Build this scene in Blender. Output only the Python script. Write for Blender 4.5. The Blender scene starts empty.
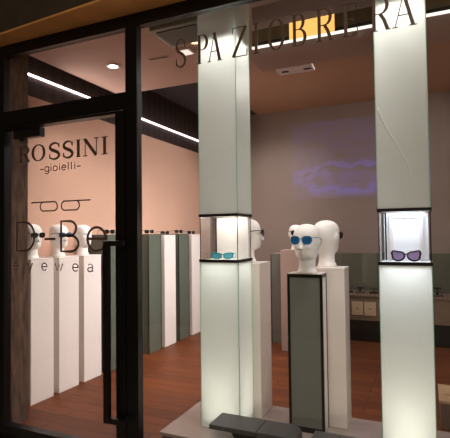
import bpy, bmesh, math, random
from mathutils import Vector, Matrix
random.seed(4)
S = bpy.context.scene
COL = S.collection
PI = math.pi

# ------------------------------------------------------------------ helpers
def lin(r, g, b):
    def f(c):
        c /= 255.0
        return c/12.92 if c <= .04045 else ((c+.055)/1.055)**2.4
    return (f(r), f(g), f(b), 1)

def base_mat(name):
    m = bpy.data.materials.new(name); m.use_nodes = True
    nt = m.node_tree
    return m, nt, nt.nodes['Principled BSDF']

def mat(name, rgb, rough=.6, metal=0, noise=0.0, scale=8, bump=0.0, spec=.5, coat=0):
    m, nt, p = base_mat(name)
    c = lin(*rgb)
    p.inputs['Roughness'].default_value = rough
    p.inputs['Metallic'].default_value = metal
    p.inputs['Specular IOR Level'].default_value = spec
    p.inputs['Coat Weight'].default_value = coat
    tc = nt.nodes.new('ShaderNodeTexCoord')
    n = nt.nodes.new('ShaderNodeTexNoise'); n.inputs['Scale'].default_value = scale; n.inputs['Detail'].default_value = 5
    nt.links.new(tc.outputs['Object'], n.inputs['Vector'])
    r = nt.nodes.new('ShaderNodeValToRGB')
    k = noise
    r.color_ramp.elements[0].position = .3; r.color_ramp.elements[1].position = .7
    r.color_ramp.elements[0].color = (c[0]*(1-k), c[1]*(1-k), c[2]*(1-k), 1)
    r.color_ramp.elements[1].color = (min(1, c[0]*(1+k)), min(1, c[1]*(1+k)), min(1, c[2]*(1+k)), 1)
    nt.links.new(n.outputs['Fac'], r.inputs['Fac'])
    nt.links.new(r.outputs['Color'], p.inputs['Base Color'])
    if bump:
        b = nt.nodes.new('ShaderNodeBump'); b.inputs['Strength'].default_value = bump; b.inputs['Distance'].default_value = .01
        nt.links.new(n.outputs['Fac'], b.inputs['Height']); nt.links.new(b.outputs['Normal'], p.inputs['Normal'])
    return m

def emit(name, rgb, strength):
    m = bpy.data.materials.new(name); m.use_nodes = True
    nt = m.node_tree; nt.nodes.clear()
    o = nt.nodes.new('ShaderNodeOutputMaterial'); e = nt.nodes.new('ShaderNodeEmission')
    e.inputs['Color'].default_value = lin(*rgb); e.inputs['Strength'].default_value = strength
    nt.links.new(e.outputs[0], o.inputs[0])
    return m

def schlick(nt, f0=.04):
    lw = nt.nodes.new('ShaderNodeLayerWeight'); lw.inputs['Blend'].default_value = .5
    p = nt.nodes.new('ShaderNodeMath'); p.operation = 'POWER'; p.inputs[1].default_value = 5
    m = nt.nodes.new('ShaderNodeMath'); m.operation = 'MULTIPLY_ADD'; m.inputs[1].default_value = 1-f0; m.inputs[2].default_value = f0
    nt.links.new(lw.outputs['Facing'], p.inputs[0]); nt.links.new(p.outputs[0], m.inputs[0])
    return m

def glass(name, tint=(250, 251, 251), ior=1.45):
    m = bpy.data.materials.new(name); m.use_nodes = True
    nt = m.node_tree; nt.nodes.clear()
    o = nt.nodes.new('ShaderNodeOutputMaterial'); x = nt.nodes.new('ShaderNodeMixShader')
    t = nt.nodes.new('ShaderNodeBsdfTransparent'); g = nt.nodes.new('ShaderNodeBsdfGlossy'); f = schlick(nt)
    t.inputs['Color'].default_value = lin(*tint); g.inputs['Roughness'].default_value = .02
    nt.links.new(f.outputs[0], x.inputs[0]); nt.links.new(t.outputs[0], x.inputs[1]); nt.links.new(g.outputs[0], x.inputs[2])
    nt.links.new(x.outputs[0], o.inputs[0])
    return m

def frosted(name, rgb, trans=.6, clear=.0):
    m = bpy.data.materials.new(name); m.use_nodes = True
    nt = m.node_tree; nt.nodes.clear()
    o = nt.nodes.new('ShaderNodeOutputMaterial'); x = nt.nodes.new('ShaderNodeMixShader'); x.inputs[0].default_value = trans
    d = nt.nodes.new('ShaderNodeBsdfDiffuse'); t = nt.nodes.new('ShaderNodeBsdfTranslucent')
    d.inputs['Color'].default_value = lin(*rgb); t.inputs['Color'].default_value = lin(*rgb)
    nt.links.new(d.outputs[0], x.inputs[1]); nt.links.new(t.outputs[0], x.inputs[2])
    y = nt.nodes.new('ShaderNodeMixShader'); g = nt.nodes.new('ShaderNodeBsdfGlossy'); g.inputs['Roughness'].default_value = .15
    f = schlick(nt, .03)
    nt.links.new(f.outputs[0], y.inputs[0]); nt.links.new(x.outputs[0], y.inputs[1]); nt.links.new(g.outputs[0], y.inputs[2])
    last = y
    if clear:
        z = nt.nodes.new('ShaderNodeMixShader'); z.inputs[0].default_value = clear
        tr = nt.nodes.new('ShaderNodeBsdfTransparent')
        nt.links.new(y.outputs[0], z.inputs[1]); nt.links.new(tr.outputs[0], z.inputs[2]); last = z
    nt.links.new(last.outputs[0], o.inputs[0])
    return m

def box(bm, x0, x1, y0, y1, z0, z1, bevel=0, seg=2):
    r = bmesh.ops.create_cube(bm, size=1)
    vs = r['verts']
    for v in vs:
        v.co = Vector((x0+(v.co.x+.5)*(x1-x0), y0+(v.co.y+.5)*(y1-y0), z0+(v.co.z+.5)*(z1-z0)))
    if bevel:
        es = list({e for v in vs for e in v.link_edges})
        bmesh.ops.bevel(bm, geom=es, offset=bevel, segments=seg, affect='EDGES', profile=.6)

def tube(bm, pts, r, n=8, closed=False):
    pts = [Vector(p) for p in pts]; N = len(pts); rings = []
    up = Vector((0, 0, 1)); prev = None
    for i, p in enumerate(pts):
        a = pts[(i-1) % N] if (closed or i > 0) else p
        b = pts[(i+1) % N] if (closed or i < N-1) else p
        d = (b-a).normalized()
        if prev is None:
            q = up if abs(d.dot(up)) < .9 else Vector((1, 0, 0))
            u = (q - d*q.dot(d)).normalized()
        else:
            u = (prev - d*prev.dot(d)).normalized()
        prev = u; w = d.cross(u)
        rr = r[i] if isinstance(r, (list, tuple)) else r
        rings.append([bm.verts.new(p + (u*math.cos(2*PI*k/n) + w*math.sin(2*PI*k/n))*rr) for k in range(n)])
    for i in range(N if closed else N-1):
        A, B = rings[i], rings[(i+1) % N]
        for k in range(n):
            bm.faces.new((A[k], A[(k+1) % n], B[(k+1) % n], B[k]))
    if not closed:
        bm.faces.new(list(reversed(rings[0]))); bm.faces.new(rings[-1])

def disc(bm, cx, cy, z0, z1, r, n=24):
    tube(bm, [(cx, cy, z0), (cx, cy, z1)], r, n)

def obj(name, bm, material, parent=None, smooth=False, loc=None):
    bmesh.ops.recalc_face_normals(bm, faces=bm.faces)
    me = bpy.data.meshes.new(name); bm.to_mesh(me); bm.free()
    if smooth:
        for p in me.polygons: p.use_smooth = True
    me.materials.append(material)
    o = bpy.data.objects.new(name, me); COL.objects.link(o)
    if parent is not None: o.parent = parent
    if loc: o.location = loc
    return o

def bx(name, dims, material, parent=None, bevel=0, label=None):
    bm = bmesh.new(); box(bm, *dims, bevel=bevel)
    o = obj(name, bm, material, parent)
    if label: o['label'] = label
    return o

def struct(o):
    o['kind'] = 'structure'; return o

def sb(name, dims, material, bevel=0):
    return struct(bx(name, dims, material, None, bevel))

def tag(o, label, cat, group=None):
    o['label'] = label; o['category'] = cat
    if group: o['group'] = group
    return o

def thing(name, label, cat, loc=(0, 0, 0), rz=0, group=None):
    o = bpy.data.objects.new(name, None); COL.objects.link(o)
    o.empty_display_size = .05
    o.location = loc; o.rotation_euler = (0, 0, rz)
    return tag(o, label, cat, group)

def dup(root, label, loc, rz=0, group=None, swap=None):
    r = root.copy(); COL.objects.link(r); r.location = loc; r.rotation_euler = (0, 0, rz); r['label'] = label
    if group: r['group'] = group
    for ch in list(root.children):
        c = ch.copy(); COL.objects.link(c); c.parent = r
        for g in ch.children:
            d = g.copy(); COL.objects.link(d); d.parent = c
    return r

# ------------------------------------------------------------------ materials
def wood_floor():
    m, nt, p = base_mat('oak_planks')
    tc = nt.nodes.new('ShaderNodeTexCoord')
    mp = nt.nodes.new('ShaderNodeMapping'); mp.inputs['Scale'].default_value = (1, 1, 1)
    nt.links.new(tc.outputs['Object'], mp.inputs['Vector'])
    br = nt.nodes.new('ShaderNodeTexBrick')
    br.inputs['Scale'].default_value = 1; br.inputs['Brick Width'].default_value = 1.3; br.inputs['Row Height'].default_value = .13
    br.inputs['Mortar Size'].default_value = .004; br.inputs['Bias'].default_value = 0; br.offset = .37
    br.inputs['Color1'].default_value = lin(128, 68, 32); br.inputs['Color2'].default_value = lin(100, 50, 24)
    br.inputs['Mortar'].default_value = lin(60, 28, 18)
    nt.links.new(mp.outputs[0], br.inputs['Vector'])
    m2 = nt.nodes.new('ShaderNodeMapping'); m2.inputs['Scale'].default_value = (1.5, 22, 1)
    nt.links.new(tc.outputs['Object'], m2.inputs['Vector'])
    n = nt.nodes.new('ShaderNodeTexNoise'); n.inputs['Scale'].default_value = 3; n.inputs['Detail'].default_value = 6
    nt.links.new(m2.outputs[0], n.inputs['Vector'])
    mx = nt.nodes.new('ShaderNodeMix'); mx.data_type = 'RGBA'; mx.blend_type = 'MULTIPLY'; mx.inputs[0].default_value = .75
    r = nt.nodes.new('ShaderNodeValToRGB')
    r.color_ramp.elements[0].position = .25; r.color_ramp.elements[0].color = (.45, .4, .36, 1)
    r.color_ramp.elements[1].position = .75; r.color_ramp.elements[1].color = (1, 1, 1, 1)
    nt.links.new(n.outputs['Fac'], r.inputs['Fac'])
    nt.links.new(br.outputs['Color'], mx.inputs[6]); nt.links.new(r.outputs['Color'], mx.inputs[7])
    nt.links.new(mx.outputs[2], p.inputs['Base Color'])
    p.inputs['Roughness'].default_value = .5; p.inputs['Specular IOR Level'].default_value = .22
    return m

def stone_mat():
    m, nt, p = base_mat('rough_stone')
    tc = nt.nodes.new('ShaderNodeTexCoord')
    mp = nt.nodes.new('ShaderNodeMapping'); mp.inputs['Scale'].default_value = (14, 14, 3)
    nt.links.new(tc.outputs['Object'], mp.inputs['Vector'])
    n = nt.nodes.new('ShaderNodeTexNoise'); n.inputs['Scale'].default_value = 2; n.inputs['Detail'].default_value = 8
    nt.links.new(mp.outputs[0], n.inputs['Vector'])
    r = nt.nodes.new('ShaderNodeValToRGB')
    r.color_ramp.elements[0].position = .3; r.color_ramp.elements[0].color = lin(54, 38, 30)
    r.color_ramp.elements[1].position = .72; r.color_ramp.elements[1].color = lin(112, 84, 66)
    nt.links.new(n.outputs['Fac'], r.inputs['Fac']); nt.links.new(r.outputs['Color'], p.inputs['Base Color'])
    b = nt.nodes.new('ShaderNodeBump'); b.inputs['Strength'].default_value = .6; b.inputs['Distance'].default_value = .01
    nt.links.new(n.outputs['Fac'], b.inputs['Height']); nt.links.new(b.outputs['Normal'], p.inputs['Normal'])
    p.inputs['Roughness'].default_value = .85
    return m

def clad_mat():
    m, nt, p = base_mat('dark_timber_cladding')
    tc = nt.nodes.new('ShaderNodeTexCoord')
    w = nt.nodes.new('ShaderNodeTexWave'); w.wave_type = 'BANDS'; w.bands_direction = 'Y'
    w.inputs['Scale'].default_value = 2.2; w.inputs['Distortion'].default_value = 1.5; w.inputs['Detail'].default_value = 3
    nt.links.new(tc.outputs['Object'], w.inputs['Vector'])
    r = nt.nodes.new('ShaderNodeValToRGB')
    r.color_ramp.elements[0].color = lin(34, 20, 18); r.color_ramp.elements[1].color = lin(54, 34, 29)
    nt.links.new(w.outputs['Fac'], r.inputs['Fac']); nt.links.new(r.outputs['Color'], p.inputs['Base Color'])
    p.inputs['Roughness'].default_value = .6
    return m

def screen_mat():
    """faint blue video picture thrown on a painted panel (the lit picture is an emission)"""
    m, nt, p = base_mat('projected_picture')
    L = nt.links.new
    p.inputs['Base Color'].default_value = lin(150, 135, 127); p.inputs['Roughness'].default_value = .8
    tc = nt.nodes.new('ShaderNodeTexCoord'); sp = nt.nodes.new('ShaderNodeSeparateXYZ'); L(tc.outputs['Object'], sp.inputs[0])
    def M(op, a, b=None):
        n = nt.nodes.new('ShaderNodeMath'); n.operation = op
        for i, v in enumerate((a, b)):
            if v is None: continue
            if isinstance(v, (int, float)): n.inputs[i].default_value = v
            else: L(v, n.inputs[i])
        return n.outputs[0]
    X, Z = sp.outputs[0], sp.outputs[2]
    n = nt.nodes.new('ShaderNodeTexNoise'); n.inputs['Scale'].default_value = 4.2; n.inputs['Detail'].default_value = 4
    mp = nt.nodes.new('ShaderNodeMapping'); mp.inputs['Scale'].default_value = (1, 1, 1.6); L(tc.outputs['Object'], mp.inputs[0]); L(mp.outputs[0], n.inputs['Vector'])
    nz = n.outputs['Fac']
    # an oval ring low in the middle
    dx = M('DIVIDE', M('ADD', X, .10), .62); dz = M('DIVIDE', M('ADD', Z, .28), .17)
    d = M('SQRT', M('ADD', M('MULTIPLY', dx, dx), M('MULTIPLY', dz, dz)))
    d = M('ADD', d, M('MULTIPLY', M('SUBTRACT', nz, .5), 2.4))
    ring = M('SUBTRACT', 1, M('MINIMUM', M('ABSOLUTE', M('MULTIPLY', M('SUBTRACT', d, 1.25), 2.6)), 1))
    inside = M('MULTIPLY', M('GREATER_THAN', M('ADD', X, .99), .0), M('LESS_THAN', X, 1.02))
    haze = M('MULTIPLY', M('GREATER_THAN', nz, .46), .16)
    low = M('MULTIPLY', M('LESS_THAN', Z, -.2), M('GREATER_THAN', Z, -.55))
    low = M('MULTIPLY', low, M('MULTIPLY', M('GREATER_THAN', X, -.72), M('MULTIPLY', nz, .5)))
    s = M('MULTIPLY', inside, M('ADD', M('ADD', M('MULTIPLY', ring, .8), .05), M('ADD', haze, low)))
    p.inputs['Emission Color'].default_value = lin(74, 88, 238)
    L(M('MULTIPLY', s, SCREEN), p.inputs['Emission Strength'])
    return m

SCREEN = .2
M_floor = wood_floor()
M_stone = stone_mat()
M_clad = clad_mat()
M_screen = screen_mat()
M_wall = mat('peach_plaster', (200, 160, 138), .85, noise=.03, scale=2)
M_back = mat('mauve_plaster', (150, 135, 127), .85, noise=.04, scale=2)
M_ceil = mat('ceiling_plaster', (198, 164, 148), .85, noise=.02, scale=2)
M_ceilb = mat('brown_ceiling', (186, 148, 118), .85, noise=.05, scale=2)
M_ceild = mat('dark_ceiling', (38, 24, 22), .7, noise=.15, scale=6)
M_black = mat('black_metal', (10, 9, 9), .35, noise=.1, metal=0, spec=.4)
M_blackm = mat('black_satin_metal', (26, 23, 22), .35, noise=.1, metal=.3)
M_lintel = mat('dark_render', (54, 42, 28), .9, noise=.15, scale=10, bump=.2)
M_reveal = mat('brown_render', (196, 138, 76), .9, noise=.12, scale=5, bump=.2)
M_white = mat('white_lacquer', (232, 222, 216), .4, noise=.015, scale=4)
M_head = mat('matt_white_plaster', (240, 236, 232), .55, noise=.015, scale=10)
M_plat = mat('pale_gloss_laminate', (158, 142, 136), .18, noise=.03, scale=3, coat=.3)
M_platf = mat('brown_laminate', (84, 68, 58), .4, noise=.06)
M_green = mat('grey_green_glass_cladding', (90, 97, 86), .15, noise=.05, scale=3, coat=.5)
M_greyp = mat('grey_panel', (124, 126, 118), .35, noise=.03)
M_char = mat('charcoal_leatherette', (74, 72, 72), .5, noise=.08, scale=60, bump=.1)
M_frost = frosted('frosted_glass', (238, 243, 240), .7)
M_edge = frosted('green_glass_edge', (206, 236, 220), .8)
M_inner = mat('white_acrylic', (240, 240, 238), .5, noise=.01)
M_glass = glass('clear_glass')
M_glassg = glass('greenish_glass', (222, 232, 226))
M_letter = mat('dark_bronze_vinyl', (84, 62, 54), .5, noise=.08, scale=40)
M_lettert = mat('dark_bronze_metal', (84, 64, 52), .4, noise=.08, scale=40)
M_led = emit('led_strip', (255, 232, 232), 7)
M_lamp = emit('lamp_face', (255, 240, 220), 14)
M_lampo = emit('warm_lamp_face', (255, 190, 120), 8)
M_orange = emit('backlit_amber', (255, 186, 98), 1.5)
M_whiteled = emit('white_backlit_lip', (255, 246, 232), 1.5)
M_olive = mat('olive_panel', (98, 80, 52), .6, noise=.08)
M_ceilshade = mat('shaded_ceiling_plaster', (172, 148, 136), .85, noise=.03)  # same ceiling plaster, its dimmer light put into a darker colour
M_mauve = mat('mauve_paint', (168, 146, 138), .8, noise=.03)
M_aqua = mat('turquoise_acetate', (32, 168, 190), .15, noise=.05, coat=.6)
M_aqual = mat('turquoise_lens', (108, 208, 228), .08, noise=.06, coat=.6)
M_plum = mat('dark_plum_acetate', (52, 30, 58), .15, noise=.05, coat=.6)
M_plumlens = mat('violet_lens', (196, 172, 230), .08, noise=.1, coat=.6)
M_sun = mat('black_acetate', (18, 16, 16), .15, noise=.05, coat=.6)
M_sunl = mat('smoked_lens', (30, 28, 30), .06, noise=.05, coat=.8)
M_bluel = mat('blue_mirror_lens', (30, 104, 160), .08, noise=.15, scale=60, coat=.8)
M_bluef = mat('pale_metal_rim', (150, 170, 180), .3, metal=.7)
M_counter = mat('counter_oak_grey', (128, 112, 96), .6, noise=.1)
M_cream = mat('cream_card', (208, 188, 158), .7, noise=.04)
M_dark = mat('dark_plinth', (24, 20, 18), .6, noise=.1)
M_tan = mat('tan_board', (176, 146, 112), .7, noise=.08)
M_kraft = mat('grey_brown_board', (110, 90, 76), .7, noise=.08)
M_duct = mat('grey_green_enamel', (126, 130, 116), .4, noise=.04)
M_cable = mat('clear_nylon_cord', (235, 235, 225), .2, noise=.02)

# ------------------------------------------------------------------ setting
FY = 2.29                                   # plane of the shop front
sb('floor', (-3.6, 2.2, 2.2, 7.2, -.1, 0), M_floor)
sb('wall_left', (-3.6, -3.4, 2.55, 7.2, 0, 2.72), M_wall)
sb('trim_1', (-3.6, -3.4, 2.55, 7.2, 2.72, 3.45), M_clad)
sb('wall_back', (-3.4, 2.2, 7.0, 7.2, 0, 3.45), M_back)
sb('wall_right', (2.0, 2.2, 2.4, 7.0, 0, 3.45), M_back)
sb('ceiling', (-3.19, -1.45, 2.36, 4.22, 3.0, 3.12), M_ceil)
sb('ceiling_right', (-1.45, 2.0, 2.36, 4.22, 3.0, 3.12), M_ceilshade)  # right part of one ceiling, shade painted in by the darker material
sb('ceiling_rear', (-2.5, 2.0, 4.22, 7.0, 3.35, 3.45), M_ceilb)
sb('trim_2', (-3.4, -2.5, 2.36, 7.0, 3.36, 3.46), M_ceild)
sb('trim_3', (-2.5, 2.0, 2.36, 4.22, 3.36, 3.46), M_ceild)
sb('wall_pillar', (-3.6, -2.79, 2.37, 2.55, 0, 3.36), M_stone)
# outside: threshold, lintel with its reveal, side wall
bm = bmesh.new()
P = [(-3.7, 2.21), (-2.58, 2.125), (-1.66, 2.055), (2.2, 1.76), (2.2, 2.34), (-3.7, 2.34)]
lo = [bm.verts.new((x, y, 2.746)) for x, y in P]; hi = [bm.verts.new((x, y, 2.76)) for x, y in P]
bm.faces.new(lo); bm.faces.new(list(reversed(hi)))
for i in range(6):
    j = (i+1) % 6; bm.faces.new((lo[i], lo[j], hi[j], hi[i]))
struct(obj('trim_4', bm, M_reveal))
bm = bmesh.new()
P = [(-3.7, 2.208), (-2.58, 2.123), (-1.66, 2.053), (2.2, 1.758), (2.2, 2.36), (-3.7, 2.36)]
lo = [bm.verts.new((x, y, 2.76)) for x, y in P]; hi = [bm.verts.new((x, y, 3.9)) for x, y in P]
bm.faces.new(lo); bm.faces.new(list(reversed(hi)))
for i in range(6):
    j = (i+1) % 6; bm.faces.new((lo[i], lo[j], hi[j], hi[i]))
struct(obj('wall_front', bm, M_lintel))
sb('wall_front_side', (-3.7, -2.79, 2.23, 2.34, 0, 2.746), M_black)
sb('pavement', (-4, 2.2, -1.5, 2.2, -.14, -.02), mat('paving', (150, 138, 124), .85, noise=.12, scale=6))
sb('window_sill', (-1.575, 1.9, 2.25, 2.33, 0, .09), M_black)
# fixed black frame of the shop front
sb('trim_5', (-2.79, 2.0, 2.262, 2.312, 2.668, 2.746), M_black)        # head
sb('trim_6', (-1.665, -1.582, 2.262, 2.312, 0, 2.668), M_black)        # mullion
sb('trim_7', (-2.79, -2.708, 2.262, 2.312, 0, 2.668), M_black)         # left jamb
sb('trim_8', (-2.708, -1.665, 2.262, 2.312, 2.165, 2.272), M_black)    # transom bar
sb('trim_9', (1.9, 2.0, 2.262, 2.312, 0, 2.668), M_black)
sb('window_1', (-2.708, -1.665, 2.288, 2.296, 2.272, 2.668), M_glass)
sb('window_2', (-1.582, 1.9, 2.288, 2.296, .09, 2.668), M_glass)
# the door leaf with its pull handle and closer
door = bpy.data.objects.new('door_1', None); COL.objects.link(door); door.location = (-2.2, FY, 0); struct(door)
bm = bmesh.new()
box(bm, -.506, -.498, -.03, .03, .01, 2.16); box(bm, .458, .53, -.03, .03, .01, 2.16)
box(bm, -.498, .458, -.03, .03, .01, .096); box(bm, -.498, .458, -.03, .03, 2.145, 2.16)
obj('door_frame', bm, M_black, door)
bx('door_glass', (-.498, .458, -.004, .004, .096, 2.145), M_glass, door)
bm = bmesh.new()
box(bm, .410, .446, -.093, -.060, .275, 1.362, .003)
for z in (.275, 1.330):
    box(bm, .446, .556, -.090, -.063, z, z+.032, .003)
    box(bm, .505, .528, -.064, -.028, z+.005, z+.028)
h = obj('pull_handle', bm, M_blackm, door)
bm = bmesh.new()
tube(bm, [(.54, -.062, .30), (.54, -.03, .30)], .013, 12)
obj('lock_cylinder', bm, M_blackm, door)
bm = bmesh.new(); box(bm, -.49, -.235, .035, .085, 2.09, 2.158, .006)
box(bm, -.44, -.40, .05, .075, 2.07, 2.09)
obj('door_closer', bm, M_black, door)

# ------------------------------------------------------------------ luminaires and ceiling fittings
o = bx('light_strip', (-3.40, -3.378, 2.9, 6.95, 2.912, 2.925), M_led)
tag(o, 'long white linear light running along the top of the peach left wall', 'light strip')

def downlight(x, y, label, lm=None):
    t = thing('ceiling_spot', label, 'ceiling light', (x, y, 3.0))
    bm = bmesh.new(); n = 24
    a = [bm.verts.new((.062*math.cos(2*PI*k/n), .062*math.sin(2*PI*k/n), -.001)) for k in range(n)]
    b = [bm.verts.new((.062*math.cos(2*PI*k/n), .062*math.sin(2*PI*k/n), -.007)) for k in range(n)]
    c = [bm.verts.new((.046*math.cos(2*PI*k/n), .046*math.sin(2*PI*k/n), -.007)) for k in range(n)]
    d = [bm.verts.new((.046*math.cos(2*PI*k/n), .046*math.sin(2*PI*k/n), -.001)) for k in range(n)]
    for k in range(n):
        j = (k+1) % n
        for P_, Q_ in ((a, b), (b, c), (c, d), (d, a)): bm.faces.new((P_[k], P_[j], Q_[j], Q_[k]))
    obj('trim_ring', bm, M_white, t)
    bm = bmesh.new(); disc(bm, 0, 0, -.004, -.0005, .045)
    obj('lamp', bm, lm or M_lamp, t)
downlight(-2.685, 3.457, 'bright round ceiling spot seen through the glass above the door')
downlight(-1.72, 3.30, 'small warm ceiling spot just left of the left glowing column', M_lampo)
t = thing('slot_diffuser', 'narrow dark slot in the pale ceiling right of the mullion', 'air vent', (-2.19, 3.475, 3.0), math.radians(3))
bx('frame', (-.10, .10, -.016, .016, -.004, -.0005), M_ceil, t); bx('slot', (-.095, .095, -.008, .008, -.006, -.004), M_dark, t)
t = thing('square_ceiling_light', 'small white square ceiling light beside the warm spot', 'ceiling light', (-1.878, 3.43, 3.0))
bx('housing', (-.055, .055, -.065, .065, -.02, -.0005), M_white, t); bx('diffuser', (-.042, .042, -.05, .05, -.024, -.02), emit('soft_lamp', (255, 226, 214), 1.3), t)
t = thing('air_conditioner', 'grey green ceiling air unit partly behind the left glowing column', 'air conditioner', (-1.62, 2.93, 3.0))
bx('casing', (-.2, .2, -.17, .15, -.12, -.0005), M_duct, t, .01)
bx('grille', (-.16, .16, -.13, .11, -.128, -.12), mat('grille_enamel', (88, 94, 84), .5), t)
t = thing('hanging_air_vent', 'pale flat rectangular vent hanging below the brown rear ceiling', 'air vent', (-1.15, 4.33, 3.03), math.radians(2))
bx('panel', (-.18, .18, -.09, .09, -.03, .0), M_white, t, .004)
for sx in (-.1, .12):
    bx('vent_slot', (sx-.035, sx+.035, -.02, .02, -.033, -.03), M_dark, t)
for sx in (-.15, .15):
    bm = bmesh.new(); tube(bm, [(sx, 0, -.003), (sx, 0, .319)], .004, 6); obj('hanger_rod', bm, M_blackm, t)
# pelmet over the display
t = thing('lit_pelmet', 'hanging mauve pelmet with backlit amber panel and white lit lower lip', 'pelmet', (-.5, 2.98, 0))
bx('housing', (-.6, .75, .012, .11, 2.702, 2.999), M_mauve, t)
bx('fascia', (-.6, .75, -.0, .012, 2.835, 2.999), M_mauve, t)
for x0, x1 in ((-.6, -.328), (-.022, .75)):
    bx('olive_panel', (x0, x1, .004, .012, 2.745, 2.835), M_olive, t, label='olive brown unlit panel')
    bx('dark_strip', (x0, x1, .006, .012, 2.715, 2.745), M_dark, t, label='dark strip below the olive panel')
bx('amber_panel', (-.328, -.022, .0, .012, 2.715, 2.835), M_orange, t, label='glowing amber panel')
bx('lit_lip', (-.6, .75, -.006, .012, 2.702, 2.715), M_whiteled, t, label='white glowing lower edge')

# ------------------------------------------------------------------ display platform
t = thing('display_platform', 'low pale glossy window platform under the glowing columns', 'platform', (-1.51, 2.375, 0))
bx('top', (0, 3.3, 0, .655, .18, .2), M_plat, t, .002); bx('body', (.012, 3.3, .012, .645, 0, .18), M_platf, t)

# ------------------------------------------------------------------ glowing columns
def column(x, label, seed):
    W, Dp = .257, .235
    c = thing('display_column', label, 'display column', (x, 2.54, .2), 0, 'glowing glass display columns')
    def shell(z0, z1):
        bm = bmesh.new()
        e = .0015
        lo = [bm.verts.new((x_, y_, z0)) for x_, y_ in ((e, e), (W-e, e), (W-e, Dp-e), (e, Dp-e))]
        hi = [bm.verts.new((x_, y_, z1)) for x_, y_ in ((e, e), (W-e, e), (W-e, Dp-e), (e, Dp-e))]
        for i in range(4):
            j = (i+1) % 4; bm.faces.new((lo[i], lo[j], hi[j], hi[i]))
        return bm
    obj('lower_glass', shell(.004, 1.02), M_frost, c)
    obj('upper_glass', shell(1.32, 2.449), M_frost, c)
    obj('top_glass', shell(2.45, 2.795), M_frost, c)
    bx('base_plate', (.002, W-.002, .002, Dp-.002, 0, .004), M_inner, c)
    bx('lamp_tray', (.008, W-.008, .008, Dp-.008, 2.44, 2.452), M_inner, c)
    bx('inner_baffle', (.12, .15, .1, .13, 2.453, 2.79), M_inner, c)
    bm = bmesh.new()
    for (px_, py_) in ((-.003, -.003), (W-.003, -.003), (W-.003, Dp-.003), (-.003, Dp-.003)):
        for z0, z1 in ((.004, 1.02), (1.32, 2.795)):
            box(bm, px_+.001, px_+.005, py_+.001, py_+.005, z0, z1)
    obj('glass_edge', bm, M_edge, c)
    # the lit case
    for z, nm in ((1.02, 'lower_band'), (1.303, 'upper_band')):
        bm = bmesh.new()
        for d in ((-.005, W+.005, -.005, .006), (-.005, W+.005, Dp-.006, Dp+.005), (-.005, .006, .006, Dp-.006), (W-.006, W+.005, .006, Dp-.006)):
            box(bm, *d, z, z+.017)
        obj(nm, bm, M_blackm, c)
    bx('case_floor', (.006, W-.006, .006, Dp-.006, 1.016, 1.034), M_inner, c)
    bx('case_ceiling', (.006, W-.006, .006, Dp-.006, 1.306, 1.318), M_inner, c)
    bx('case_back', (.012, W-.012, Dp-.022, Dp-.01, 1.036, 1.304), M_inner, c)
    bm = bmesh.new()
    box(bm, .0, W, .001, .005, 1.038, 1.302); box(bm, .001, .005, .007, Dp-.007, 1.038, 1.302); box(bm, W-.005, W-.001, .007, Dp-.007, 1.038, 1.302)
    obj('case_glass', bm, M_glass, c)
    return c, W, Dp
cL, W, Dp = column(-1.305, 'left glowing frosted glass column holding turquoise sunglasses', 1)
cR, W, Dp = column(-.2355, 'right glowing frosted glass column holding violet sunglasses', 2)
for c, (x0) in ((cL, .0), (cR, .0)):
    bm = bmesh.new()
    for px_ in (.0, W-.004):
        for py_ in ((-.0005,) if px_ == 0 else (-.0005, Dp-.012)):
            box(bm, px_, px_+.004, py_, py_+.004, 1.038, 1.302)
    if c is cL: box(bm, .014, .019, Dp-.03, Dp-.024, 1.036, 1.304)
    else: box(bm, .020, .028, Dp-.06, Dp-.052, 1.036, 1.304)
    obj('case_post', bm, M_blackm, c)
# panel frame on the back of the right hand case
bm = bmesh.new()
for d in ((.04, .06, 1.04, 1.295), (.2, .22, 1.04, 1.295), (.06, .2, 1.275, 1.295)):
    box(bm, d[0], d[1], Dp-.032, Dp-.023, d[2], d[3])
obj('back_frame', bm, M_white, cR)
# the thin cords that show on the upper glass
def spline(pts, n=8):
    out = []
    P_ = [Vector(p) for p in pts]; P_ = [P_[0]] + P_ + [P_[-1]]
    for i in range(1, len(P_)-2):
        for k in range(n):
            t_ = k/n; a, b, c_, d = P_[i-1], P_[i], P_[i+1], P_[i+2]
            out.append(.5*((2*b)+(c_-a)*t_+(2*a-5*b+4*c_-d)*t_*t_+(-a+3*b-3*c_+d)*t_**3))
    out.append(P_[-2]); return out
bm = bmesh.new(); tube(bm, spline([(.01, -.003, 1.86), (.04, -.003, 1.78), (.09, -.003, 1.68), (.14, -.003, 1.58), (.165, -.003, 1.50), (.155, -.003, 1.42), (.12, -.003, 1.35)]), .0024, 6)
obj('cord', bm, M_cable, cR, True)
bm = bmesh.new(); tube(bm, spline([(.25, -.003, 1.78), (.21, -.003, 1.72), (.17, -.003, 1.70), (.14, -.003, 1.62), (.09, -.003, 1.55), (.04, -.003, 1.53)]), .0016, 6)
obj('cord', bm, M_cable, cL, True)

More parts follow.
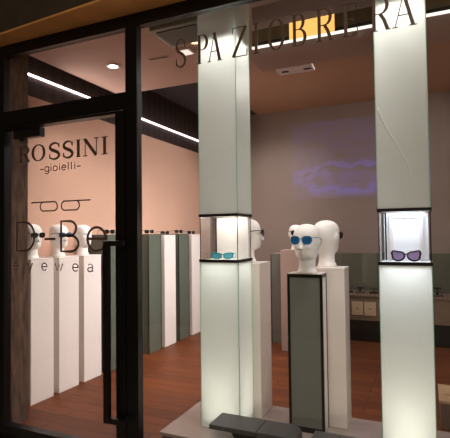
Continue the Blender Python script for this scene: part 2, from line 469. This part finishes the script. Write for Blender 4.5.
# ------------------------------------------------------------------ plinths
def plinth(name, label, x0, x1, y0, y1, z0, z1, m, group=None, edges=False):
    t = thing(name, label, 'plinth', ((x0+x1)/2, (y0+y1)/2, z0), 0, group)
    w, d, hh = (x1-x0)/2, (y1-y0)/2, z1-z0
    bx('body', (-w, w, -d, d, 0.001, hh-.012), m, t, .002)
    bx('cap', (-w-.001, w+.001, -d-.001, d+.001, hh-.012, hh), m, t, .002)
    if edges:
        bm = bmesh.new()
        for sx in (-1, 1):
            for sy in (-1, 1):
                box(bm, sx*w-.004, sx*w+.004, sy*d-.004, sy*d+.004, 0.001, hh-.013)
        obj('edge_strip', bm, M_dark, t)
    return t
XR = -3.0
GW, GG = 'white plinths with mannequin heads behind the door', 'tall plinths along the peach wall'
for i, (y, lb) in enumerate(((2.776, 'white plinth nearest the stone pillar behind the door'), (3.09, 'second white plinth from the stone pillar, behind the door'), (3.41, 'third white plinth from the pillar, beside the door handle'))):
    plinth('plinth', lb, XR-.25, XR, y, y+.25, 0, 1.2, M_white, GW)
for y, mm, lb in ((3.73, M_green, 'grey green plinth seen between pull handle and mullion'),
                  (4.48, M_green, 'grey green plinth just right of the mullion'),
                  (4.835, M_white, 'pinkish white plinth between the two grey green ones right of mullion'),
                  (5.19, M_green, 'grey green plinth farther back, second right of the mullion'),
                  (5.545, M_white, 'pinkish white plinth closest to left edge of the left glowing column')):
    gr = mm is M_green
    plinth('glass_clad_plinth' if gr else 'plinth', lb, XR-.27, XR+.02, y, y+.27, 0, 1.40 if gr else 1.385, mm, GG, gr)
plinth('plinth', 'white plinth directly behind the left glowing column', -1.22, -1.0, 2.79, 3.012, .2, 1.2, M_white)
plinth('plinth', 'white plinth behind and right of the black framed plinth', -.66, -.468, 2.838, 3.018, .2, 1.176, M_white)
plinth('plinth', 'distant pinkish plinth under the far head, left of black framed plinth', -1.6, -1.33, 5.2, 5.45, 0, 1.19, mat('pinkish_lacquer', (190, 164, 152), .5, noise=.02))
plinth('glass_clad_plinth', 'grey panelled plinth with black edge behind the distant pinkish plinth', -1.83, -1.58, 5.55, 5.8, 0, 1.13, M_greyp, None, True)
# black framed plinth
t = thing('framed_plinth', 'black framed plinth with grey front panel under the blue sunglasses head', 'plinth', (-.79, 2.70, .2))
w, d, hh = .216, .13, .945
bm = bmesh.new()
for x in (0, w-.016):
    for y in (0, d-.014):
        box(bm, x, x+.016, y, y+.014, .001, hh-.02, .001)
for y in (0, d-.014):
    box(bm, .016, w-.016, y, y+.014, .001, .03); 
box(bm, 0, w, 0, d, hh-.02, hh, .001)
obj('frame', bm, M_black, t)
bx('front_panel', (.0165, w-.0165, .003, .012, .031, hh-.021), M_greyp, t, label='grey front panel')
bx('side_panel', (w-.012, w-.003, .0145, d-.0145, .002, hh-.021), M_white, t, label='white side panel')
bx('side_panel', (.003, .012, .0145, d-.0145, .002, hh-.021), M_white, t, label='white side panel')
bx('top_plate', (.006, w-.006, .006, d-.006, hh, hh+.006), M_white, t, label='white top plate')

# ------------------------------------------------------------------ mannequin heads
def head_mesh():
    prof = [(0, .058, .060, .060), (.012, .057, .060, .059), (.03, .048, .056, .051), (.06, .045, .057, .049), (.082, .048, .060, .051),
            (.092, .070, .063, .055), (.102, .086, .067, .060), (.122, .093, .075, .066), (.145, .094, .085, .070), (.172, .093, .095, .074),
            (.2, .093, .102, .077), (.23, .091, .104, .078), (.255, .083, .099, .073), (.275, .068, .086, .062), (.29, .045, .062, .043), (.297, .025, .037, .024), (.3, .004, .006, .004)]
    def at(z):
        for i in range(len(prof)-1):
            a, b = prof[i], prof[i+1]
            if a[0] <= z <= b[0]+1e-9:
                p0 = prof[max(i-1, 0)]; p3 = prof[min(i+2, len(prof)-1)]
                t_ = (z-a[0])/(b[0]-a[0]); r = []
                for k in (1, 2, 3):
                    h_ = b[0]-a[0]
                    m0 = (b[k]-p0[k])/(b[0]-p0[0])*h_; m1 = (p3[k]-a[k])/(p3[0]-a[0])*h_
                    t2, t3 = t_*t_, t_**3
                    r.append((2*t3-3*t2+1)*a[k]+(t3-2*t2+t_)*m0+(-2*t3+3*t2)*b[k]+(t3-t2)*m1)
                return r
        return prof[-1][1:]
    G = lambda v, s: math.exp(-(v/s)**2)
    zs = [i*.3/64 for i in range(61)] + [.2865, .291, .2945, .297, .2988, .3]
    n = 72
    bm = bmesh.new(); rings = []
    for z in zs:
        f, b, w_ = at(z)
        ring = []
        for k in range(n):
            a = 2*PI*k/n
            sx, cy = math.sin(a), math.cos(a)          # a = 0 is the face (-Y)
            x = w_*math.copysign(abs(sx)**.92, sx)
            y = -(f*cy if cy > 0 else b*cy)
            if cy > 0:
                q = 0
                if .075 < z < .3:
                    nose_h = max(0, min(1, (.207-z)/.05)) if z > .150 else max(0, (z-.143)/.007)
                    q += .029*nose_h*G(x, .010+.006*nose_h) if .143 < z < .207 else 0
                    q += .0045*G(z-.212, .010)*G(abs(x)-.026, .024)             # brow
                    q -= .015*G(z-.193, .012)*G(abs(x)-.032, .016)               # sockets
                    q += .005*G(z-.189, .006)*G(abs(x)-.032, .010)               # eyelids
                    q += .009*G(z-.131, .0045)*G(x, .020)                        # upper lip
                    q += .009*G(z-.119, .005)*G(x, .018)                         # lower lip
                    q -= .005*G(z-.125, .002)*G(x, .02)
                    q += .008*G(z-.100, .010)*G(x, .020)                         # chin
                    q += .004*G(z-.163, .016)*G(abs(x)-.046, .016)               # cheek bones
                    q -= .004*G(z-.135, .016)*G(abs(x)-.045, .014)
                y -= q
            ear = G(z-.186, .022)*G((y-.012)/.020, 1)*(1 if abs(sx) > .8 else 0)
            if ear > .05:
                rim = .55+.45*min(1, math.hypot((z-.186)/.024, (y-.012)/.016))
                x += math.copysign(.013*min(1, ear*1.6)*rim, sx)
            ring.append(bm.verts.new((x, y, z)))
        rings.append(ring)
    for i in range(len(rings)-1):
        for k in range(n):
            bm.faces.new((rings[i][k], rings[i][(k+1) % n], rings[i+1][(k+1) % n], rings[i+1][k]))
    bm.faces.new(list(reversed(rings[0]))); bm.faces.new(rings[-1])
    return bm
HEAD = obj('mannequin_head', head_mesh(), M_head, None, True)
_used = [0]
def head(x, y, z, deg, label, group=None):
    o = HEAD if not _used[0] else HEAD.copy()
    if _used[0]: COL.objects.link(o)
    _used[0] = 1
    o.location = (x, y, z); o.rotation_euler = (0, 0, math.radians(deg))
    tag(o, label, 'mannequin head', group or 'white mannequin heads'); return o
HP = [
    (-3.125, 2.90, 1.2, 78, 'white mannequin head in sunglasses nearest the stone pillar'),
    (-3.125, 3.215, 1.2, 80, 'middle white mannequin head of the three behind the door'),
    (-3.125, 3.535, 1.2, 84, 'white bare faced mannequin head beside the big letter e on the door'),
    (-1.13, 2.915, 1.2, 128, 'white mannequin head peeping out from behind the left glowing column'),
    (-.675, 2.748, 1.151, -6, 'white mannequin head wearing blue mirror sunglasses on black framed plinth'),
    (-.594, 2.956, 1.176, 163, 'white mannequin head turned away behind the blue sunglasses head'),
    (-1.44, 5.32, 1.19, 26, 'small distant mannequin head in black sunglasses'),
]
for hpos in HP: head(*hpos)

# ------------------------------------------------------------------ sunglasses
def rim_pts(kind, s):
    """outline of one lens, centre at x = s*.034, in the x-z plane"""
    pts = []
    for k in range(28):
        a = 2*PI*k/28
        c, sn = math.cos(a), math.sin(a)
        if kind == 'cat':
            x = .030*math.copysign(abs(c)**.75, c); z = .023*math.copysign(abs(sn)**.8, sn)
            if c > 0 and sn > 0: x += .007*sn*c*1.6; z += .010*c*sn*1.6
            if sn < 0: x = x*(1+.22*sn)-.003*sn
        elif kind == 'slim':
            x = .029*math.copysign(abs(c)**.75, c); z = .0165*math.copysign(abs(sn)**.8, sn)
            if c > 0 and sn > 0: x += .005*sn*c; z += .008*c*sn
        elif kind == 'aviator':
            x = .029*math.copysign(abs(c)**.7, c); z = .023*math.copysign(abs(sn)**.75, sn)
            if sn < 0: x *= 1+.18*sn; z *= 1.12
        else:
            x = .028*math.copysign(abs(c)**.7, c); z = .020*math.copysign(abs(sn)**.7, sn)
        pts.append((s*(.036+x), 0, z))
    return pts
def glasses(label, kind, fm, lm, loc, rz, worn=False, rr=.0032, group=None, scale=1):
    t = thing('sunglasses', label, 'sunglasses', loc, rz, group)
    zc = .022 if kind == 'slim' else .029
    bm = bmesh.new()
    for s in (-1, 1):
        tube(bm, [(x, .010*(abs(x)/.07)**2, z+zc) for x, y, z in rim_pts(kind, s)], rr, 8, True)
    tube(bm, spline([(-.010, .0005, zc+.006), (0, -.002, zc+.010), (.010, .0005, zc+.006)], 5), rr*.9, 8)
    for s in (-1, 1):
        tube(bm, [(s*.062, .008, zc+.014), (s*.070, .012, zc+.015), (s*.071, .018, zc+.015)], rr, 8)
    obj('frame', bm, fm, t, True)
    for s in (-1, 1):
        bm = bmesh.new()
        P_ = rim_pts(kind, s)
        f_ = [bm.verts.new((x*.995, .010*(abs(x)/.07)**2-.001, z*.96+zc)) for x, y, z in P_]
        b_ = [bm.verts.new((x*.995, .010*(abs(x)/.07)**2+.001, z*.96+zc)) for x, y, z in P_]
        bm.faces.new(f_); bm.faces.new(list(reversed(b_)))
        for k in range(28): bm.faces.new((f_[k], f_[(k+1) % 28], b_[(k+1) % 28], b_[k]))
        obj('lens', bm, lm, t)
        bm = bmesh.new()
        end = (.0, 0) if worn else (.030, 0)
        pts = [(s*.071, .016, zc+.015), (s*(.077 if worn else .073), .06, zc+.014), (s*(.080 if worn else .074), .088, zc+.012)]
        pts += [(s*.083, .104, zc+.006), (s*.083, .120, zc-.004)] if worn else [(s*.072, .115, zc+.002), (s*.069, .135, zc-.024)]
        tube(bm, spline(pts, 4), .0024, 6)
        obj('temple', bm, fm, t, True)
    t.scale = (scale,)*3
    return t
def on_head(i, label, kind, fm, lm, rr=.0032, sc=1.0):
    x, y, z, deg, _ = HP[i]
    a = math.radians(deg)
    loc = Vector((0, -.104, .172)); loc.rotate(Matrix.Rotation(a, 4, 'Z'))
    return glasses(label, kind, fm, lm, (x+loc.x, y+loc.y, z+loc.z), a, True, rr, None, sc)
on_head(0, 'black sunglasses worn by the head nearest the stone pillar', 'wide', M_sun, M_sunl)
on_head(1, 'dark sunglasses worn by the middle head behind the door', 'wide', M_sun, M_bluel)
on_head(3, 'dark sunglasses worn by the head behind the left glowing column', 'wide', M_sun, M_sunl)
on_head(4, 'blue mirror aviator sunglasses on the head above black framed plinth', 'aviator', M_bluef, M_bluel, .0018, 1.04)
on_head(5, 'dark sunglasses worn by the head turned away', 'wide', M_sun, M_sunl)
on_head(6, 'black sunglasses worn by the small distant head', 'aviator', M_sun, M_sunl, .004, 1.08)
glasses('turquoise sunglasses lying in the case of the left glowing column', 'slim', M_aqua, M_aqual, (-1.178, 2.60, 1.2352), math.radians(16), rr=.0042)
glasses('dark plum cat eye sunglasses with violet lenses in the right column case', 'cat', M_plum, M_plumlens, (-.103, 2.60, 1.2352), math.radians(2), rr=.005, scale=1.04)
for y, z, lb in ((3.73, 1.4005, 'dark sunglasses on the grey green plinth left of mullion'), (4.48, 1.4005, 'dark sunglasses on the first grey green plinth right of mullion'),
                 (4.835, 1.3855, 'dark sunglasses on the pinkish white plinth between grey green plinths'), (5.19, 1.4005, 'dark sunglasses on the farther grey green plinth'),
                 (5.545, 1.3855, 'dark sunglasses on the pinkish white plinth next to the left glowing column')):
    glasses(lb, 'wide', M_sun, M_sunl, (XR-.05, y+.13, z), math.radians(68), group='sunglasses on the tall plinths')

# ------------------------------------------------------------------ charcoal display trays in the window
def tray(label, x0, x1, seam, ya, yb, zt):
    t = thing('display_tray', label, 'display tray', (x0, ya, .2))
    zt -= .2; L_ = x1-x0; D_ = yb-ya
    bx('panel', (0, seam-.002, 0, D_, zt-.026, zt), M_char, t, .004)
    bm = bmesh.new()
    pr = [(seam, zt), (L_-.05, zt), (L_-.02, zt-.008), (L_-.004, zt-.026), (L_, zt-.05), (L_, .002), (seam, .002)]
    A = [bm.verts.new((x, 0, z)) for x, z in pr]; B = [bm.verts.new((x, D_, z)) for x, z in pr]
    bm.faces.new(A); bm.faces.new(list(reversed(B)))
    for i in range(len(pr)): bm.faces.new((A[i], A[(i+1) % len(pr)], B[(i+1) % len(pr)], B[i]))
    bmesh.ops.bevel(bm, geom=list(bm.edges), offset=.003, segments=2, affect='EDGES')
    obj('end_block', bm, M_char, t)
    bm = bmesh.new()
    pr = [(seam-.10, .001), (seam-.0025, .001), (seam-.0025, zt-.027), (seam-.145, zt-.027), (seam-.14, zt-.045), (seam-.12, zt-.06)]
    A = [bm.verts.new((x, .006, z)) for x, z in pr]; B = [bm.verts.new((x, D_-.006, z)) for x, z in pr]
    bm.faces.new(A); bm.faces.new(list(reversed(B)))
    for i in range(len(pr)): bm.faces.new((A[i], A[(i+1) % len(pr)], B[(i+1) % len(pr)], B[i]))
    obj('foot', bm, M_black, t)
    return t
tray('charcoal display tray lying in front of the left glowing column', -1.16, -.665, .285, 2.345, 2.53, .312)
tray('charcoal display tray in front of the black framed plinth, right of the other tray', -.592, -.16, .14, 2.345, 2.53, .298)

# ------------------------------------------------------------------ rear counter and other furniture
t = thing('jewellery_counter', 'grey counter on a dark base along the mauve back wall', 'counter', (-1.3, 6.0, 0))
bx('base', (.02, 2.8, .04, .5, 0.001, .27), M_dark, t); bx('front', (0, 2.82, 0, .5, .27, .56), M_counter, t, .003); bx('top', (-.01, 2.83, -.01, .51, .56, .585), M_kraft, t, .003)
for k in range(2):
    d_ = bx('drawer', (.40+k*.155, .54+k*.155, -.012, -.001, .335, .505), M_cream, t, .003, label='cream drawer front')
    bm = bmesh.new(); tube(bm, [(.47+k*.155, -.012, .42), (.47+k*.155, -.026, .42)], .008, 10); obj('knob', bm, M_blackm, d_)
o = bx('glass_screen', (-1.3, 1.5, 6.52, 6.53, 0.0, 1.10), M_glassg); tag(o, 'upright greenish glass screen behind the counter', 'glass screen')
for k in range(9):
    x = -1.13+k*.155+random.uniform(-.02, .02)
    tt = thing('jewellery_stand', 'small dark jewellery stand on the grey rear counter', 'jewellery stand', (x, 6.14+random.uniform(0, .14), .585), random.uniform(-.5, .5), 'dark jewellery stands on the counter')
    bm = bmesh.new(); box(bm, -.055, .055, -.045, .045, 0.0005, .018, .003); obj('foot', bm, random.choice((M_dark, M_char)), tt)
    bm = bmesh.new(); hh = random.uniform(.05, .11)
    tube(bm, [(0, .01, .018), (0, .01, hh)], [.016, .010], 10)
    tube(bm, [(-.045, .01, hh), (-.02, .008, hh+.006), (.02, .008, hh+.006), (.045, .01, hh)], .012, 8)
    obj('rest', bm, random.choice((M_dark, M_char, M_kraft)), tt, True)
# low crate with a leaflet, right of the right column
t = thing('low_crate', 'low tan topped crate on the floor right of the right glowing column', 'crate', (.06, 3.56, 0))
bx('body', (0, .5, 0, .36, 0.001, .185), M_kraft, t, .004); bx('lid', (-.008, .508, -.008, .368, .185, .205), M_tan, t, .003)
bm = bmesh.new()
Q = [(0, 0, 0), (.34, 0, 0), (.34, .2, 0), (0, .2, 0)]; H = [.004, .05, .05, .004]
A = [bm.verts.new((x, y, .0005)) for x, y, z in Q]; B = [bm.verts.new((x, y, h_)) for (x, y, z), h_ in zip(Q, H)]
bm.faces.new(list(reversed(A))); bm.faces.new(B)
for i in range(4): bm.faces.new((A[i], A[(i+1) % 4], B[(i+1) % 4], B[i]))
o = obj('wedge_stand', bm, M_tan, None, False, (.085, 3.68, .205)); tag(o, 'tan wedge shaped stand lying on the low crate', 'display stand')
# projected picture on the back wall
o = bx('video_screen', (-1.115, 1.115, -.0015, .0015, -.61, .61), M_screen); o.location = (-.94, 6.998, 2.51)
tag(o, 'faint blue projected picture on the mauve back wall', 'screen')

# ------------------------------------------------------------------ lettering
TH = .0025
def ribbon(bm, pts, wd):
    pts = [Vector((p[0], p[1])) for p in pts]; n = len(pts)
    closed = (pts[0]-pts[-1]).length < 1e-6
    Lf, Rt = [], []
    for i, p in enumerate(pts):
        if closed:
            a = pts[(i-1) % (n-1)]; b = pts[(i+1) % (n-1)]
        else:
            a = pts[max(i-1, 0)]; b = pts[min(i+1, n-1)]
        d_ = (b-a); d_ = d_.normalized() if d_.length > 1e-9 else Vector((1, 0))
        w_ = wd(i/(n-1), d_)/2 if callable(wd) else wd/2
        nrm = Vector((-d_.y, d_.x))*w_
        Lf.append(p+nrm); Rt.append(p-nrm)
    f = [[bm.verts.new((q.x, yy, q.y)) for q in L_] for L_ in (Lf, Rt) for yy in (0, TH)]
    lf, lb, rf, rb = f
    for i in range(n-1):
        for a, b in ((lf, rf), (rb, lb), (rf, rb), (lb, lf)):
            bm.faces.new((a[i], a[i+1], b[i+1], b[i]))
    if not closed:
        bm.faces.new((lf[0], rf[0], rb[0], lb[0])); bm.faces.new((lf[-1], lb[-1], rb[-1], rf[-1]))
def arc(cx, cy, rx, ry, a0, a1, n=16):
    return [(cx+rx*math.cos(math.radians(a0+(a1-a0)*k/n)), cy+ry*math.sin(math.radians(a0+(a1-a0)*k/n))) for k in range(n+1)]
def sp2(pts, n=6): return [(v.x, v.y) for v in spline([(p[0], p[1], 0) for p in pts], n)]
def serif(ch):
    """strokes of a high contrast roman capital: (points, kind); kind T thick, t thin, c contrast, s S-curve"""
    top = lambda x, w=.17: ([(x-w, 1), (x+w, 1)], 't'); bot = lambda x, w=.17: ([(x-w, 0), (x+w, 0)], 't')
    if ch == 'I': return [([(.5, 0), (.5, 1)], 'T'), top(.5, .45), bot(.5, .45)]
    if ch == 'O': return [(arc(.5, .5, .46, .5, 0, 360, 32), 'c')]
    if ch == 'S': return [(sp2([(.86, .74), (.78, .92), (.5, 1), (.22, .9), (.14, .74), (.26, .6), (.5, .51), (.76, .40), (.88, .24), (.78, .08), (.5, 0), (.2, .08), (.12, .28)]), 's'),
                          ([(.87, .7), (.87, .96)], 't'), ([(.11, .04), (.11, .32)], 't')]
    if ch == 'R': return [([(.2, 0), (.2, 1)], 'T'), ([(.02, 1), (.5, 1)], 't'), (arc(.5, .75, .33, .25, 90, -90), 'c'), ([(.2, .5), (.5, .5)], 't'),
                          ([(.5, .5), (.68, .3), (.84, 0)], 'T'), bot(.2), bot(.88, .1)]
    if ch == 'P': return [([(.2, 0), (.2, 1)], 'T'), ([(.02, 1), (.5, 1)], 't'), (arc(.5, .74, .4, .26, 90, -90), 'c'), ([(.2, .48), (.5, .48)], 't'), bot(.2)]
    if ch == 'B': return [([(.2, 0), (.2, 1)], 'T'), ([(.02, 1), (.48, 1)], 't'), (arc(.48, .76, .33, .24, 90, -90), 'c'), ([(.2, .52), (.5, .52)], 't'),
                          (arc(.5, .26, .42, .26, 90, -90), 'c'), ([(.02, 0), (.5, 0)], 't')]
    if ch == 'E': return [([(.22, 0), (.22, 1)], 'T'), ([(.02, 1), (.9, 1)], 't'), ([(.02, 0), (.95, 0)], 't'), ([(.22, .52), (.7, .52)], 't'),
                          ([(.9, 1), (.9, .78)], 't'), ([(.95, 0), (.95, .24)], 't'), ([(.7, .42), (.7, .62)], 't')]
    if ch == 'A': return [([(.1, 0), (.5, 1)], 't'), ([(.48, 1), (.86, 0)], 'T'), ([(.24, .34), (.72, .34)], 't'), bot(.1, .12), bot(.86, .16)]
    if ch == 'N': return [([(.14, 0), (.14, 1)], 't'), ([(.12, 1), (.84, .0)], 'T'), ([(.86, 0), (.86, 1)], 't'), ([(.0, 1), (.16, 1)], 't'), bot(.14, .14), top(.86, .14)]
    if ch == 'Z': return [([(.08, 1), (.92, 1)], 't'), ([(.88, 1), (.1, 0)], 'T'), ([(.06, 0), (.94, 0)], 't'), ([(.08, 1), (.08, .8)], 't'), ([(.94, 0), (.94, .22)], 't')]
def sans(ch):
    if ch == 'D': return [([(0, 0), (0, 1), (.45, 1)] + arc(.45, .5, .55, .5, 90, -90, 18)[1:] + [(0, 0)], 0)]
    if ch == 'B': return [([(0, .5), (0, 1), (.5, 1)] + arc(.5, .76, .38, .24, 90, -90, 12)[1:] + [(0, .52)], 0), ([(0, .52), (0, 0), (.55, 0)] + arc(.55, .26, .45, .26, -90, 90, 12)[1:] + [(.4, .52)], 0)]
    if ch == '-': return [([(0, .5), (1, .5)], 0)]
    if ch == 'e': return [([(0, .52), (1, .52)] + arc(.5, .5, .5, .5, 2, 318, 24), 0)]
    if ch == 'o': return [(arc(.5, .5, .5, .5, 0, 360, 24), 0)]
    if ch == 'i': return [([(.5, 0), (.5, 1)], 0), ([(.5, 1.28), (.5, 1.46)], 0)]
    if ch == 'l': return [([(.5, 0), (.5, 1.5)], 0)]
    if ch == 'g': return [(arc(.5, .5, .5, .5, 0, 360, 24), 0), ([(1, 1), (1, -.1)] + arc(.5, -.1, .5, .35, 0, -150, 12)[1:], 0)]
    if ch == 'y': return [([(0, 1), (.5, 0)], 0), ([(1, 1), (.3, -.45)], 0)]
    if ch == 'w': return [([(0, 1), (.27, 0), (.5, .95), (.73, 0), (1, 1)], 0)]
    if ch == 'a': return [(arc(.48, .62, .42, .38, 150, 0, 10) + [(.9, 0)], 0), ([(.9, .56), (.5, .56)] + arc(.45, .28, .42, .28, 90, 270, 12)[1:] + [(.7, .04), (.9, .2)], 0)]
    if ch == 'r': return [([(.2, 0), (.2, 1)], 0), (arc(.65, .55, .45, .42, 180, 60, 8), 0)]
def sign(name, label, letters, T, t_, mat_, cat='lettering'):
    """letters: (char, x0, x1, z0, z1, style)"""
    cx = sum((l[1]+l[2])/2 for l in letters)/len(letters); zb = min(l[3] for l in letters)
    root = thing(name, label, cat, (cx, FY-.0045-TH, zb))
    for ch, x0, x1, z0, z1, st in letters:
        bm = bmesh.new()
        for pts, kind in (serif(ch) if st == 'serif' else sans(ch)):
            P_ = [(x0-cx+p[0]*(x1-x0), z0-zb+p[1]*(z1-z0)) for p in pts]
            if st != 'serif': w_ = T
            elif kind == 'T': w_ = T
            elif kind == 't': w_ = t_
            elif kind == 'c': w_ = lambda s_, d_: t_+(T-t_)*abs(d_.y)**1.5
            else: w_ = lambda s_, d_: t_+(T-t_)*max(0, math.sin(PI*s_))**1.2
            ribbon(bm, P_, w_)
        obj('letter', bm, mat_, root)
    return root
zb, zt = 1.908, 2.016
sign('door_lettering', 'dark roman capitals of the shop name at the top of the door glass',
     [('R', -2.585, -2.478, zb, zt, 'serif'), ('O', -2.458, -2.345, zb, zt, 'serif'), ('S', -2.312, -2.205, zb, zt, 'serif'), ('S', -2.19, -2.092, zb, zt, 'serif'),
      ('I', -2.073, -2.035, zb, zt, 'serif'), ('N', -2.014, -1.889, zb, zt, 'serif'), ('I', -1.868, -1.815, zb, zt, 'serif')], .022, .006, M_letter)
x = -2.384; L_ = []
zb, zt = 1.829, 1.862
for ch, w_ in (('-', .03), ('g', .036), ('i', .016), ('o', .036), ('i', .016), ('e', .036), ('l', .016), ('l', .016), ('i', .016), ('-', .03)):
    L_.append((ch, x, x+w_, zb, zt, 'sans')); x += w_+.0112
sign('door_lettering', 'thin lowercase word between two dashes below the roman capitals', L_, .0058, .0058, M_letter)
sign('door_lettering', 'very large thin sans letters across the middle of the door glass',
     [('D', -2.60, -2.437, 1.295, 1.491, 'sans'), ('-', -2.345, -2.25, 1.277, 1.473, 'sans'), ('B', -2.20, -2.055, 1.293, 1.491, 'sans'), ('e', -1.98, -1.835, 1.297, 1.447, 'sans')], .016, .016, M_letter)
zb, zt = 1.165, 1.213; L_ = []
for ch, xc in zip('eyewear', (-2.607, -2.476, -2.347, -2.219, -2.080, -1.958, -1.848)):
    hw = .032 if ch == 'w' else .022
    L_.append((ch, xc-hw, xc+hw, zb, zt, 'sans'))
sign('door_lettering', 'small widely spaced lowercase word under the very large letters', L_, .007, .007, M_letter)
# the spectacles emblem
t = thing('door_emblem', 'dark line emblem of two rounded lenses with bars on the door glass', 'emblem', (-2.21, FY-.0045-TH, 1.56))
for x0, x1, bar in ((-2.384, -2.233, (-2.466, -2.25)), (-2.197, -2.046, (-2.18, -1.956))):
    bm = bmesh.new(); r_ = .029; z0, z1 = .003, .063
    x0 += 2.21; x1 += 2.21
    P_ = arc(x1-r_, z1-r_, r_, r_, 0, 90, 6) + arc(x0+r_, z1-r_, r_, r_, 90, 180, 6) + arc(x0+r_, z0+r_, r_, r_, 180, 270, 6) + arc(x1-r_, z0+r_, r_, r_, 270, 360, 6)
    ribbon(bm, P_ + [P_[0]], .009)
    ribbon(bm, [(bar[0]+2.21, z1), (bar[1]+2.21, z1)], .009)
    obj('lens_outline', bm, M_letter, t)
zb, zt = 2.372, 2.534
sign('window_lettering', 'tall spaced roman capitals across the top of the shop window',
     [('S', -1.325, -1.25, zb, zt, 'serif'), ('P', -1.18, -1.11, zb, zt, 'serif'), ('A', -1.112, -1.025, zb, zt, 'serif'), ('Z', -.965, -.868, zb, zt, 'serif'), ('I', -.84, -.80, zb, zt, 'serif'),
      ('O', -.75, -.662, zb, zt, 'serif'), ('B', -.622, -.545, zb, zt, 'serif'), ('R', -.495, -.405, zb, zt, 'serif'), ('E', -.362, -.285, zb, zt, 'serif'), ('R', -.23, -.132, zb, zt, 'serif'), ('A', -.125, -.02, zb, zt, 'serif')],
     .0165, .0048, M_lettert)

# ------------------------------------------------------------------ lights
def area(name, loc, size, sy, power, rgb, rot=(0, 0, 0), spread=PI):
    l = bpy.data.lights.new(name, 'AREA'); l.shape = 'RECTANGLE'; l.size = size; l.size_y = sy
    l.energy = power; l.color = lin(*rgb)[:3]; l.spread = spread
    o = bpy.data.objects.new(name, l); COL.objects.link(o); o.location = loc; o.rotation_euler = rot
    return o
def spot(name, loc, power, rgb, deg=110, blend=.8, r=.04, aim=(0, 0, -1)):
    l = bpy.data.lights.new(name, 'SPOT'); l.energy = power; l.color = lin(*rgb)[:3]; l.spot_size = math.radians(deg); l.spot_blend = blend; l.shadow_soft_size = r
    o = bpy.data.objects.new(name, l); COL.objects.link(o); o.location = loc
    o.rotation_euler = Vector(aim).to_track_quat('-Z', 'Y').to_euler()
    return o
def point(name, loc, power, rgb, r=.03):
    l = bpy.data.lights.new(name, 'POINT'); l.energy = power; l.color = lin(*rgb)[:3]; l.shadow_soft_size = r
    o = bpy.data.objects.new(name, l); COL.objects.link(o); o.location = loc; return o
WARM = (255, 246, 242)
for c, tint in ((cL, (255, 252, 244)), (cR, (246, 248, 255))):
    x0, y0 = c.location.x, c.location.y
    cx, cy = x0+W/2, y0+Dp/2
    area('column_base_lamp', (cx, cy, .212), .22, .2, 1.0 if c is cL else 1.4, (255, 246, 230), (PI, 0, 0), PI*.5)
    area('column_mid_lamp', (cx, cy, 1.212), .22, .2, .4 if c is cL else .55, tint)
    area('column_top_lamp', (cx, cy, 2.635), .22, .2, 1.15 if c is cL else 1.5, (255, 248, 238), (0, 0, 0), PI*.85)
    area('case_lamp', (cx, cy, 1.503), .2, .18, 1.1, (255, 234, 220) if c is cL else (232, 238, 255))
spot('door_spot', (-2.685, 3.457, 2.98), 34, WARM, 130)
spot('column_spot', (-1.72, 3.30, 2.98), 14, WARM, 140)
for y in (4.0, 5.4):
    area('led_wash', (-3.36, y, 2.90), .03, 1.3, 14, (255, 236, 228), (0, -PI*.3, 0), PI*.8)
for x, y in ((-2.3, 4.9), (-2.2, 6.2), (-.6, 5.6)):
    spot('rear_fill_spot', (x, y, 3.33), 24, WARM, 130)  # unseen spots added for general light in the rear
area('rear_fill', (.3, 5.2, 3.33), 1.6, 1.6, 18, WARM)  # added soft light without a fixture, lifts the rear of the shop
area('side_fill', (-.6, 4.0, 2.97), .3, .7, 41, WARM, (0, PI*.25, 0), PI*.45)  # added light without a fixture, brightens left wall and plinth sides
area('rear_side_fill', (-.9, 5.6, 3.3), .3, 1.6, 33, WARM, (0, PI*.25, 0), PI*.5)  # added fill from the rear, no fixture there
spot('display_fill', (-.35, 2.38, 2.93), 98, (255, 247, 243), 60, .9, .05, aim=(-.16, .22, -1))  # added to brighten plinths and heads, no fitting behind it
spot('display_fill', (-.95, 2.38, 2.93), 50, (255, 247, 243), 60, .9, .05, aim=(.12, .3, -1))  # second added light on the display, also without a fitting
point('front_fill', (.9, -1.2, 3.4), 210, (255, 238, 220), .15)  # source added out of view to fill the front faces
point('reveal_fill', (4.0, -4.0, .6), 420, (255, 232, 205), .1)  # low source added out of view to brighten the lintel reveal

w = bpy.data.worlds.new('night'); S.world = w; w.use_nodes = True
w.node_tree.nodes['Background'].inputs[0].default_value = lin(150, 120, 90)
w.node_tree.nodes['Background'].inputs[1].default_value = .14

# ------------------------------------------------------------------ camera
F = 452.2; yaw, pit, rol = math.radians(23.996), math.radians(1.788), math.radians(-.6845)
f = Vector((-math.sin(yaw)*math.cos(pit), math.cos(yaw)*math.cos(pit), math.sin(pit)))
rt = Vector((math.cos(yaw), math.sin(yaw), 0)); up = rt.cross(f)
r2 = rt*math.cos(rol)+up*math.sin(rol); u2 = up*math.cos(rol)-rt*math.sin(rol)
cam = bpy.data.cameras.new('camera'); co = bpy.data.objects.new('camera', cam); COL.objects.link(co)
m4 = Matrix((r2, u2, -f)).transposed().to_4x4(); m4.translation = Vector((0, 0, 1.4)); co.matrix_world = m4
cam.sensor_fit = 'HORIZONTAL'; cam.sensor_width = 36; cam.lens = F/450*36; cam.clip_start = .02
S.camera = co
S.view_settings.view_transform = 'Standard'; S.view_settings.look = 'None'; S.view_settings.exposure = 0; S.view_settings.gamma = 1
